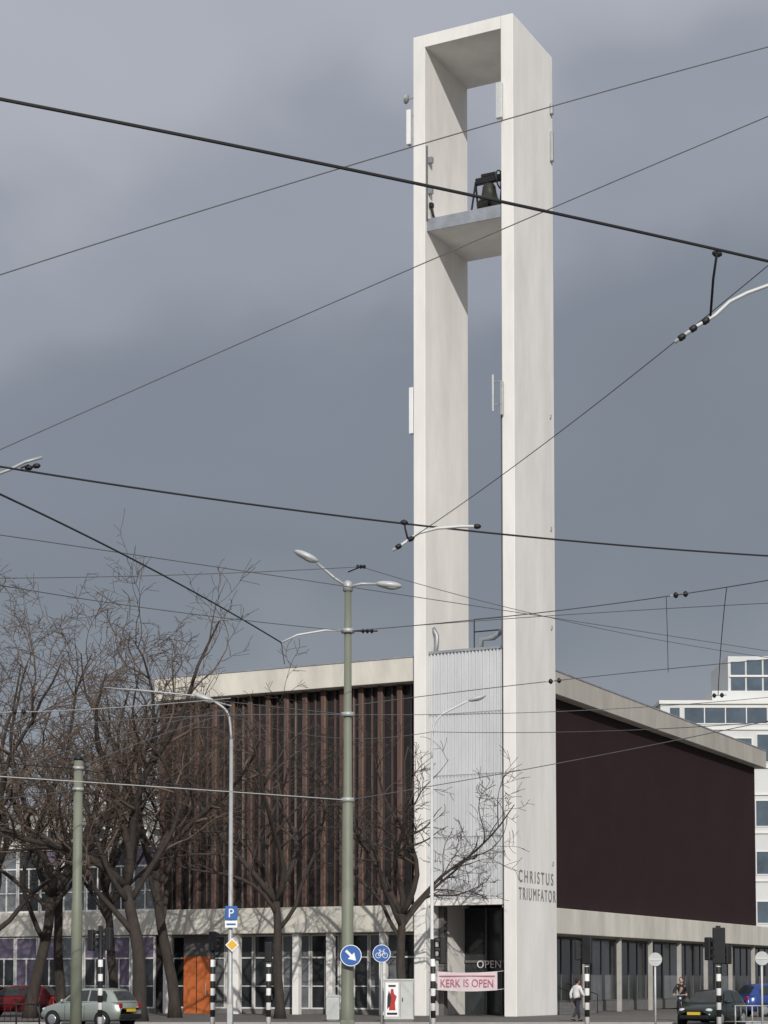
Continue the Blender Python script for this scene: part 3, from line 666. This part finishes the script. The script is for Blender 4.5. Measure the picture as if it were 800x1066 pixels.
# ------------------------------------------------------------ cars
def car(label, loc, rz, paint, L=4.0, Wd=1.68, H=1.45):
    o = thing('parked_car', label, 'car', loc, rz, 'cars by the church')
    s = L/4.0; k = Wd/1.70; hz = H/1.45
    sec = [(-2.0,.42,.72,.68,.62),(-1.93,.30,.90,.78,.70),(-1.55,.24,.97,.83,.76),(-.8,.22,.96,.85,.80),(.2,.22,.93,.85,.81),(.95,.22,.92,.85,.80),(1.35,.23,.86,.83,.76),(1.72,.27,.77,.79,.70),(1.94,.32,.66,.72,.62),(2.0,.42,.56,.62,.54)]
    vs = []; fs = []; n = 12
    for x,zl_,zt_,wl,wt in sec:
        zm = (zl_+zt_)/2
        half = [(wl*.82,zl_),(wl*.97,zl_+.07),(wl,zm),(wt+(wl-wt)*.4,zt_-.10),(wt,zt_-.04),(wt*.86,zt_)]
        ringp = half+[(-a,b_) for a,b_ in half[::-1]]
        vs += [(x*s,a*k,b_*hz) for a,b_ in ringp]
    for i in range(len(sec)-1):
        for j in range(n): fs.append((i*n+j,i*n+(j+1)%n,(i+1)*n+(j+1)%n,(i+1)*n+j))
    fs.append(tuple(range(n))); fs.append(tuple((len(sec)-1)*n+j for j in range(n-1,-1,-1)))
    MB().add(vs,fs).build('body',paint,o,True)
    gs = [(-1.86,.92,.70,.93,.68),(-1.62,.93,.745,1.22,.62),(-1.40,.94,.76,1.40,.575),(-.7,.93,.775,1.455,.575),(-.1,.93,.775,1.45,.575),(.35,.92,.775,1.37,.575),(.75,.91,.765,1.12,.64),(1.08,.90,.74,.91,.70)]
    vs = []; fs = []
    for x,zl_,wl,zt_,wt in gs:
        vs += [(x*s,a*k,b_*hz) for a,b_ in ((wl,zl_),(wt+.02,zt_-.06 if zt_-zl_ > .1 else zt_-.005),(wt-.08,zt_),(-wt+.08,zt_),(-wt-.02,zt_-.06 if zt_-zl_ > .1 else zt_-.005),(-wl,zl_))]
    m6 = 6
    for i in range(len(gs)-1):
        for j in range(5): fs.append((i*m6+j,i*m6+j+1,(i+1)*m6+j+1,(i+1)*m6+j))
    MB().add(vs,fs).build('roof',paint,o,True)
    def side(pts, name):
        for sgn in (1,-1):
            q = []
            for x,z in pts:
                t_ = (z-.93)/.45; y = .775-(.775-.595)*t_+.012
                q.append((x*s,sgn*y*k,z*hz))
            MB().add(q,[tuple(range(len(q)))]).build(name,'glass',o)
    side([(-1.38,.97),(-.52,.97),(-.52,1.37),(-1.22,1.34),(-1.36,1.2)],'side_window')
    side([(-.44,.97),(.66,.97),(.28,1.33),(-.44,1.37)],'side_window')
    MB().add([(.80*s,-.60*k,1.08*hz+.03),(.80*s,.60*k,1.08*hz+.03),(.42*s,.52*k,1.335*hz+.03),(.42*s,-.52*k,1.335*hz+.03)],[(0,1,2,3)]).add([(1.03*s,-.66*k,.94*hz+.012),(1.03*s,.66*k,.94*hz+.012),(.80*s,.60*k,1.08*hz+.03),(.80*s,-.60*k,1.08*hz+.03)],[(0,1,2,3)]).build('windscreen','glass',o)
    MB().add([(-1.80*s-.015,-.58*k,1.0*hz),(-1.80*s-.015,.58*k,1.0*hz),(-1.50*s-.03,.52*k,1.33*hz),(-1.50*s-.03,-.52*k,1.33*hz)],[(0,3,2,1)]).build('rear_window','glass',o)
    for sx_ in (-1.22,1.24):
        for sy in (-1,1):
            RM = Matrix.Translation((sx_*s,sy*.79*k,.30)) @ Matrix.Rotation(R(90)*(-sy),4,'X')
            MB().lathe([(.345,-.02),(.345,.066)],24,RM).build('wheel_arch','black',o)
            ty = MB().lathe([(.19,-.12),(.27,-.1),(.30,-.06),(.30,.05),(.28,.08),(.20,.095),(.19,.09)],24,RM).build('wheel','rubber',o,True)
            rmb = MB().lathe([(.195,.07),(.19,.098),(.15,.10),(.05,.108),(.01,.108)],20,RM); rmb.build('rim','rim',ty,True)
    for sy in (-1,1):
        MB().ell((1.80*s,sy*.56*k,.66*hz),(.15,.14,.075)).build('headlight','headl',o,True)
        MB().box(-2.0*s,-1.80*s,sy*.60*k-.09,sy*.60*k+.09,.70*hz,.90*hz).build('tail_light','taill',o,False,.03)
        MB().ell((.70*s,sy*.90*k,.98*hz),(.06,.10,.07)).build('mirror',paint,o,True)
        for xx in (-.35,.62): MB().box(xx*s-.004,xx*s+.004,sy*.852*k-.004,sy*.852*k+.004,.3,.85).build('door_gap','black',o)
        MB().box(-.28*s,-.12*s,sy*.845*k-.015,sy*.845*k+.02*sy,.78*hz,.81*hz).build('door_handle',paint,o)
    B(1.93*s,2.03*s,-.62*k,.62*k,.30,.44).build('bumper','black',o,False,.03); B(-2.04*s,-1.94*s,-.68*k,.68*k,.34,.52).build('bumper','black',o,False,.03)
    B(-2.045*s,-2.0*s,-.26,.26,.60,.71).build('number_plate','plate',o); B(2.0*s,2.04*s,-.26,.26,.46,.57).build('number_plate','plate',o)
    B(1.96*s,1.995*s,-.4*k,.4*k,.57,.63).build('grille','black',o)
car('pale silver-green hatchback at the lower left', gpt(95,72.5,-.12), R(152), 'carsilver', 3.7, 1.65, 1.48)
car('dark red car at the left edge behind the railing', gpt(18,88.5,.005), R(172), 'carred', 4.0, 1.7, 1.42)
car('dark green car at the lower right beside the large traffic light', gpt(741,74,-.12), R(238), 'cardark', 3.6, 1.62, 1.40)
car('blue car at the right edge', gpt(810,88,0), R(20), 'carblue', 4.1, 1.7, 1.5)
# ------------------------------------------------------------ people
def skinm(verts, edges, rad, sub=1):
    me = bpy.data.meshes.new('s'); me.from_pydata(verts, edges, []); o = bpy.data.objects.new('s', me); col.objects.link(o)
    o.modifiers.new('sk','SKIN')
    for i, r in enumerate(rad): me.skin_vertices[0].data[i].radius = (r,r)
    me.skin_vertices[0].data[0].use_root = True
    ss = o.modifiers.new('ss','SUBSURF'); ss.levels = sub; ss.render_levels = sub
    dg = bpy.context.evaluated_depsgraph_get(); r_ = bpy.data.meshes.new_from_object(o.evaluated_get(dg)); bpy.data.objects.remove(o); return r_
def chain_mesh(J, names_edges, rads, extra=0, sub=1):
    names = []
    for a,b_ in names_edges:
        for q in (a,b_):
            if q not in names: names.append(q)
    return skinm([J[q] for q in names], [(names.index(a),names.index(b_)) for a,b_ in names_edges], [rads[q]+extra for q in names], sub)
RAD = dict(pelvis=.115,spine=.115,chest=.125,neck=.05,head=.055,shL=.06,shR=.06,elL=.042,elR=.042,wrL=.027,wrR=.027,haL=.03,haR=.03,hipL=.085,hipR=.085,knL=.056,knR=.056,anL=.038,anR=.038,toL=.03,toR=.03)
EDG = [('pelvis','spine'),('spine','chest'),('chest','neck'),('neck','head'),('chest','shL'),('chest','shR'),('shL','elL'),('elL','wrL'),('wrL','haL'),('shR','elR'),('elR','wrR'),('wrR','haR'),('pelvis','hipL'),('pelvis','hipR'),('hipL','knL'),('knL','anL'),('anL','toL'),('hipR','knR'),('knR','anR'),('anR','toR')]
def person(label, loc, rz, J, jacket, scale=1.0, group='people'):
    o = thing('person', label, 'person', loc, rz, group); o.scale = (scale,)*3
    J = {k:Vector(v) for k,v in J.items()}
    for s in 'LR': J['ha'+s] = J['wr'+s]+(J['wr'+s]-J['el'+s]).normalized()*.07
    body = MB().mesh(chain_mesh(J, EDG, RAD))
    hc = J['head']+Vector((0,.015,.075))
    body.ell(hc,(.075,.092,.115)); body.ell(hc+Vector((0,.095,-.015)),(.014,.02,.022),None,8,6)
    body.ell(hc+Vector((0,.085,-.06)),(.026,.012,.008),None,8,5)
    for sx_ in (-1,1): body.ell(hc+Vector((sx_*.077,-.005,-.01)),(.012,.022,.032),None,8,6)
    for s,sg_ in (('L',-1),('R',1)):
        d = (J['ha'+s]-J['wr'+s]).normalized(); lat = Vector((0,1,0)) if abs(d.y) < .8 else Vector((1,0,0))
        lat = (lat-d*lat.dot(d)).normalized(); cu_ = d.cross(lat)
        for i in range(4):
            b0 = J['ha'+s]+lat*(i-1.5)*.019; ln = (.07,.08,.075,.06)[i]
            body.mesh(skinm([b0,b0+d*ln*.5,b0+d*ln*.85+cu_*.02],[(0,1),(1,2)],[.009,.008,.007]))
        tb = J['wr'+s]+d*.03+lat*.025
        body.mesh(skinm([tb,tb+lat*.03+d*.03,tb+lat*.035+d*.06],[(0,1),(1,2)],[.011,.01,.008]))
    body.build('body','skin',o,True)
    je = [e for e in EDG if not (set(e) & {'head','haL','haR','knL','knR','anL','anR','toL','toR'})]
    RJ = dict(RAD); RJ['neck'] = .055; RJ['hipL'] = RJ['hipR'] = .095; RJ['pelvis'] = .125
    MB().mesh(chain_mesh(J, je, RJ, .022)).build('jacket',jacket,o,True)
    te = [e for e in EDG if set(e) & {'hipL','hipR','knL','knR'} and not (set(e) & {'toL','toR'})]
    MB().mesh(chain_mesh(J, te, RAD, .018)).build('trousers','trousers',o,True)
    for s in 'LR':
        a,t_ = J['an'+s],J['to'+s]; d = (t_-a); d.z = 0; d.normalize()
        MB().mesh(skinm([a+Vector((0,0,-.02)),a-d*.04+Vector((0,0,-.055)),t_,t_+d*.06],[(0,1),(0,2),(2,3)],[.05,.04,.038,.03])).build('shoe','shoe',o,True)
    MB().ell(hc+Vector((0,-.022,.022)),(.088,.092,.112)).build('hair','hair',o,True)
    for sx_ in (-1,1): MB().ell(hc+Vector((sx_*.03,.088,.008)),(.011,.006,.007),None,8,6).build('eye','eye',o,True)
    return o
walk = dict(pelvis=(0,0,.94),spine=(0,.01,1.14),chest=(0,.03,1.34),neck=(0,.04,1.48),head=(0,.055,1.55),shL=(-.18,.03,1.40),shR=(.18,.03,1.40),elL=(-.25,-.10,1.14),elR=(.25,.10,1.14),wrL=(-.25,-.06,.90),wrR=(.24,.28,.98),
  hipL=(-.09,0,.88),hipR=(.09,0,.88),knL=(-.10,.17,.50),knR=(.10,-.04,.48),anL=(-.10,.24,.09),anR=(.10,-.30,.14),toL=(-.10,.37,.04),toR=(.10,-.19,.045))
person('person in a white jacket and dark trousers walking before the church', gpt(600,77), R(-55), walk, 'jwhite', .98)
ride = dict(pelvis=(0,-.30,.98),spine=(0,-.22,1.17),chest=(0,-.10,1.36),neck=(0,-.04,1.50),head=(0,-.01,1.57),shL=(-.18,-.09,1.42),shR=(.18,-.09,1.42),elL=(-.27,.10,1.22),elR=(.27,.10,1.22),wrL=(-.25,.33,1.10),wrR=(.25,.33,1.10),
  hipL=(-.09,-.28,.94),hipR=(.09,-.28,.94),knL=(-.12,.13,.78),knR=(.12,.10,.66),anL=(-.12,.06,.42),anR=(.12,-.04,.26),toL=(-.12,.19,.39),toR=(.12,.09,.21))
bl = gpt(709,78); brz = R(165)
person('person in dark clothes riding a bicycle toward the camera', bl, brz, ride, 'jdark', 1.0)
bi = thing('bicycle', 'black bicycle under the rider in dark clothes', 'bicycle', bl, brz)
for yy,nm in ((-.55,'wheel'),(.55,'wheel')):
    wv = T([(0,yy+.33*math.cos(i*math.pi/14),.35+.33*math.sin(i*math.pi/14)) for i in range(29)],.02,6).build(nm,'rubber',bi,True)
    spk = MB()
    for i in range(10): spk.tube([(0,yy,.35),(0,yy+.32*math.cos(i*math.pi/5),.35+.32*math.sin(i*math.pi/5))],.003,4)
    spk.build('spokes','galv',wv)
fm = MB()
for p_ in ([(0,-.12,.30),(0,-.28,.86)],[(0,-.12,.30),(0,.36,.78)],[(0,-.25,.78),(0,.34,.86)],[(0,-.55,.35),(0,-.12,.30)],[(0,-.55,.35),(0,-.26,.8)],[(0,.55,.35),(0,.33,1.04)]): fm.tube(p_,.018,6)
fm.build('frame','black',bi,True)
T([(-.28,.30,1.07),(-.15,.36,1.06),(0,.33,1.05),(.15,.36,1.06),(.28,.30,1.07)],.015,6).build('handlebar','galv',bi,True)
MB().ell((0,-.30,.88),(.08,.13,.04)).build('saddle','black',bi,True)
MB().tube([(-.16,.09,.37),(-.05,.03,.37)],.015,5).tube([(.05,0,.2),(.16,0,.2)],.015,5).tube([(-.05,.03,.37),(0,-.12,.3),(.05,0,.2)],.012,5).build('pedals','black',bi)
MB().ell((0,.42,.92),(.05,.04,.05)).build('headlight','headl',bi,True)
# ------------------------------------------------------------ overhead wires
def wire(label, pts, r, m='wire', n=24):
    P3 = [at(*p) for p in pts]; out = []
    for i in range(n+1):
        t_ = i/n
        tm = (P3[1]-P3[0]).length/((P3[1]-P3[0]).length+(P3[2]-P3[1]).length)
        l0 = (t_-tm)*(t_-1)/(tm); l1 = t_*(t_-1)/(tm*(tm-1)); l2 = t_*(t_-tm)/(1-tm)
        out.append(P3[0]*l0+P3[1]*l1+P3[2]*l2)
    c = out[0].copy()
    o = T([p-c for p in out], r, 6).build('overhead_wire', m); o.location = c
    return tag(o, label, 'wire', 'overhead tram wires')
wire('thick black wire falling from upper left to right across the bell opening', [(-40,95,8.4),(430,190,9.4),(840,281,10.6)], .0084)
wire('thin grey wire rising from left to the upper right corner across the tower top', [(-40,299,14),(435,151,15),(840,38,16)], .0048, 'wiregrey')
wire('thin grey wire rising right and crossing the tower just below the bell platform', [(-40,486,22),(520,240,21),(840,104,20)], .006, 'wiregrey')
wire('thick black wire across the middle of the tower', [(-40,479,14.5),(420,545,16.3),(840,581,18)], .0082)
wire('thick black wire falling from the left edge to the arm of the double lamp', [(-40,496,20),(130,578,26),(293,669,35)], .013)
wire('thin wire falling left from the right-hand bracket to the lower bracket', [(840,243,11),(705,354,12.2),(415,569,16.5)], .0036, 'wiregrey')
wire('thin grey wire falling gently rightward behind the double lamp heads', [(-40,551,25),(430,621,33),(840,684,40)], .007, 'wiregrey')
wire('thin grey wire nearly level from the left edge to the top of the double lamp', [(-40,602,30),(200,598,33),(376,590,35)], .007, 'wiregrey')
wire('thin grey wire sloping down from the left edge to the collar of the double lamp', [(-40,602,25),(160,634,30),(361,657,35)], .007, 'wiregrey')
wire('thin grey wire rising right from the collar of the double lamp', [(363,657,35),(700,620,28),(840,597,25)], .008, 'wiregrey')
wire('pale thin wire rising right across the ribbed metal panel', [(363,735,35),(540,713,33),(840,683,30)], .007, 'wiregrey')
wire('thin grey wire from the left edge to the double lamp above the finned front', [(-40,769,30),(160,748,33),(361,744,35)], .0085, 'wiregrey')
wire('thin wire in front of the trees ending at the slim grey lamp', [(-40,822,30),(110,770,40),(240,738,50)], .009, 'wiregrey')
wire('dark wire from the olive mast to the double lamp across the fins', [(80,800,35),(220,822,35),(361,833,35)], .012)
wire('dark wire from the left edge to the olive mast', [(-40,790,30),(20,796,33),(80,800,35)], .010)
wire('thin wire rising right from the lower clamp of the double lamp across the brick wall', [(363,833,35),(580,795,33),(840,742,30)], .007, 'wiregrey')
wire('thin wire from the double lamp past the tower foot to the right edge', [(363,744,35),(600,740,36),(840,722,37)], .006, 'wiregrey')
wire('short vertical dropper hanging at the right above the brick wall', [(757,611,27.3),(752,660,28.5),(748,724,30)], .006)
wire('pale thin wire low across the left trees to the slim grey lamp', [(-40,742,30),(100,738,40),(240,727,50)], .009, 'paleg')
wire('pale thin wire from the left edge to the lower clamp of the double lamp', [(-40,806,28),(160,819,31),(361,833,35)], .008, 'paleg')
wire('thin dark wire from the left edge rising to the arm of the slim grey lamp', [(-40,688,30),(40,704,40),(108,716,50)], .008, 'wiregrey')
wire('thin wire from the arm of the slim grey lamp to the double lamp', [(108,716,50),(240,731,43),(361,744,35)], .009, 'wiregrey')
wire('thin grey wire sloping right from the double lamp top to the right edge', [(376,590,35),(560,640,38),(840,690,42)], .0065, 'wiregrey')
wire('thin grey wire level across the tower just above the ribbed panel', [(363,657,35),(560,642,32),(840,626,28)], .006, 'wiregrey')
wire('thin wire sagging between the slim grey lamp and the pale curved lamp', [(240,745,50),(345,768,56),(450,762,62)], .010, 'wiregrey')
wire('thin wire from the pale curved lamp across the brick wall to the right edge', [(450,762,62),(600,762,55),(840,748,45)], .010, 'wiregrey')
wire('short dropper above the church roof right of the tower', [(694,621.5,28),(695,655,29),(696,700,30.5)], .005, 'wiregrey')
wire('thin wire from the olive mast rising to the slim grey lamp', [(80,800,35),(160,768,42),(240,742,50)], .009, 'wiregrey')
wire('lowest thin grey wire from the left edge past the trees to the olive mast', [(-40,836,30),(20,830,32),(80,822,35)], .008, 'wiregrey')
def insul(label, px, py, Y, d, s=.1):
    c = at(px,py,Y); o = thing('insulator', label, 'insulator', c, 0, 'wire insulators')
    q = Vector((0,0,1)).rotation_difference(Vector(d).normalized()).to_matrix().to_4x4()
    for k_ in (-1,1): MB().lathe([(s*.15,-s*.3),(s*.38,-s*.1),(s*.38,s*.1),(s*.15,s*.3)],10,q @ Matrix.Translation((0,0,k_*s*.6))).build('shell','black',o,True)
    MB().tube([q @ Vector((0,0,-s*1.3)), q @ Vector((0,0,s*1.3))],s*.08,6).build('rod','galv',o)
insul('pair of dark insulators on the wire right of the tower, above the brick wall', 709,619,27.9,(1,0,.12),.12)
insul('dark insulator where a wire meets the tower above the church roof', 578,709,32.6,(1,0,.1),.12)
insul('dark insulator on the wire at the right above the office roof', 748,724,30,(1,0,.05),.10)
insul('small dark insulator on the low wire crossing the left trees', 20,741,33,(1,0,.02),.13)
def bracket(label, Y, arm, hang, insl, m='paleg', r=.016):
    c = at(*arm[0],Y); o = thing('wire_bracket', label, 'bracket', c, 0, 'tram wire brackets')
    T([at(a,b_,Y)-c for a,b_ in arm], r, 8).build('arm',m,o,True)
    if hang: T([at(*q)-c for q in hang], r*.65, 6).build('hanger','wire',o,True)
    for (a,b_,dx,dz) in insl:
        q = Vector((0,0,1)).rotation_difference(Vector((dx,0,dz)).normalized()).to_matrix().to_4x4()
        MB().lathe([(r*.6,-r*2.6),(r*1.7,-r*1.2),(r*1.7,r*1.2),(r*.6,r*2.6)],10,Matrix.Translation(at(a,b_,Y)-c) @ q).build('insulator','black',o,True)
bracket('curved pale wire bracket with insulators at the right edge', 10.6, [(870,284),(830,289),(800,297),(778,305),(760,314),(745,328),(725,340),(703,356)], [(747,262,10.3),(743,290,10.45),(740,330,10.6)], [(735,334,1,.7),(722,342,1,.7),(710,351,1,.7),(747,264,1,-.2)], 'paleg', .011)
bracket('pale wire bracket in front of the middle of the tower', 16.3, [(500,548),(480,548),(455,550),(436,555),(420,566),(409,573)], [(421,541,16.3),(422,550,16.3),(425,562,16.3)], [(497,548,1,0),(428,561,1,.5),(415,569,1,.6),(421,544,1,-.1)], 'paleg', .013)
bracket('wire bracket at the left edge on the middle wire', 14.8, [(-40,520),(-12,497),(10,489),(26,481),(44,476)], [(22,487,14.7),(30,484,14.75)], [(30,487,1,.1),(38,485,1,.1)], 'galv', .012)
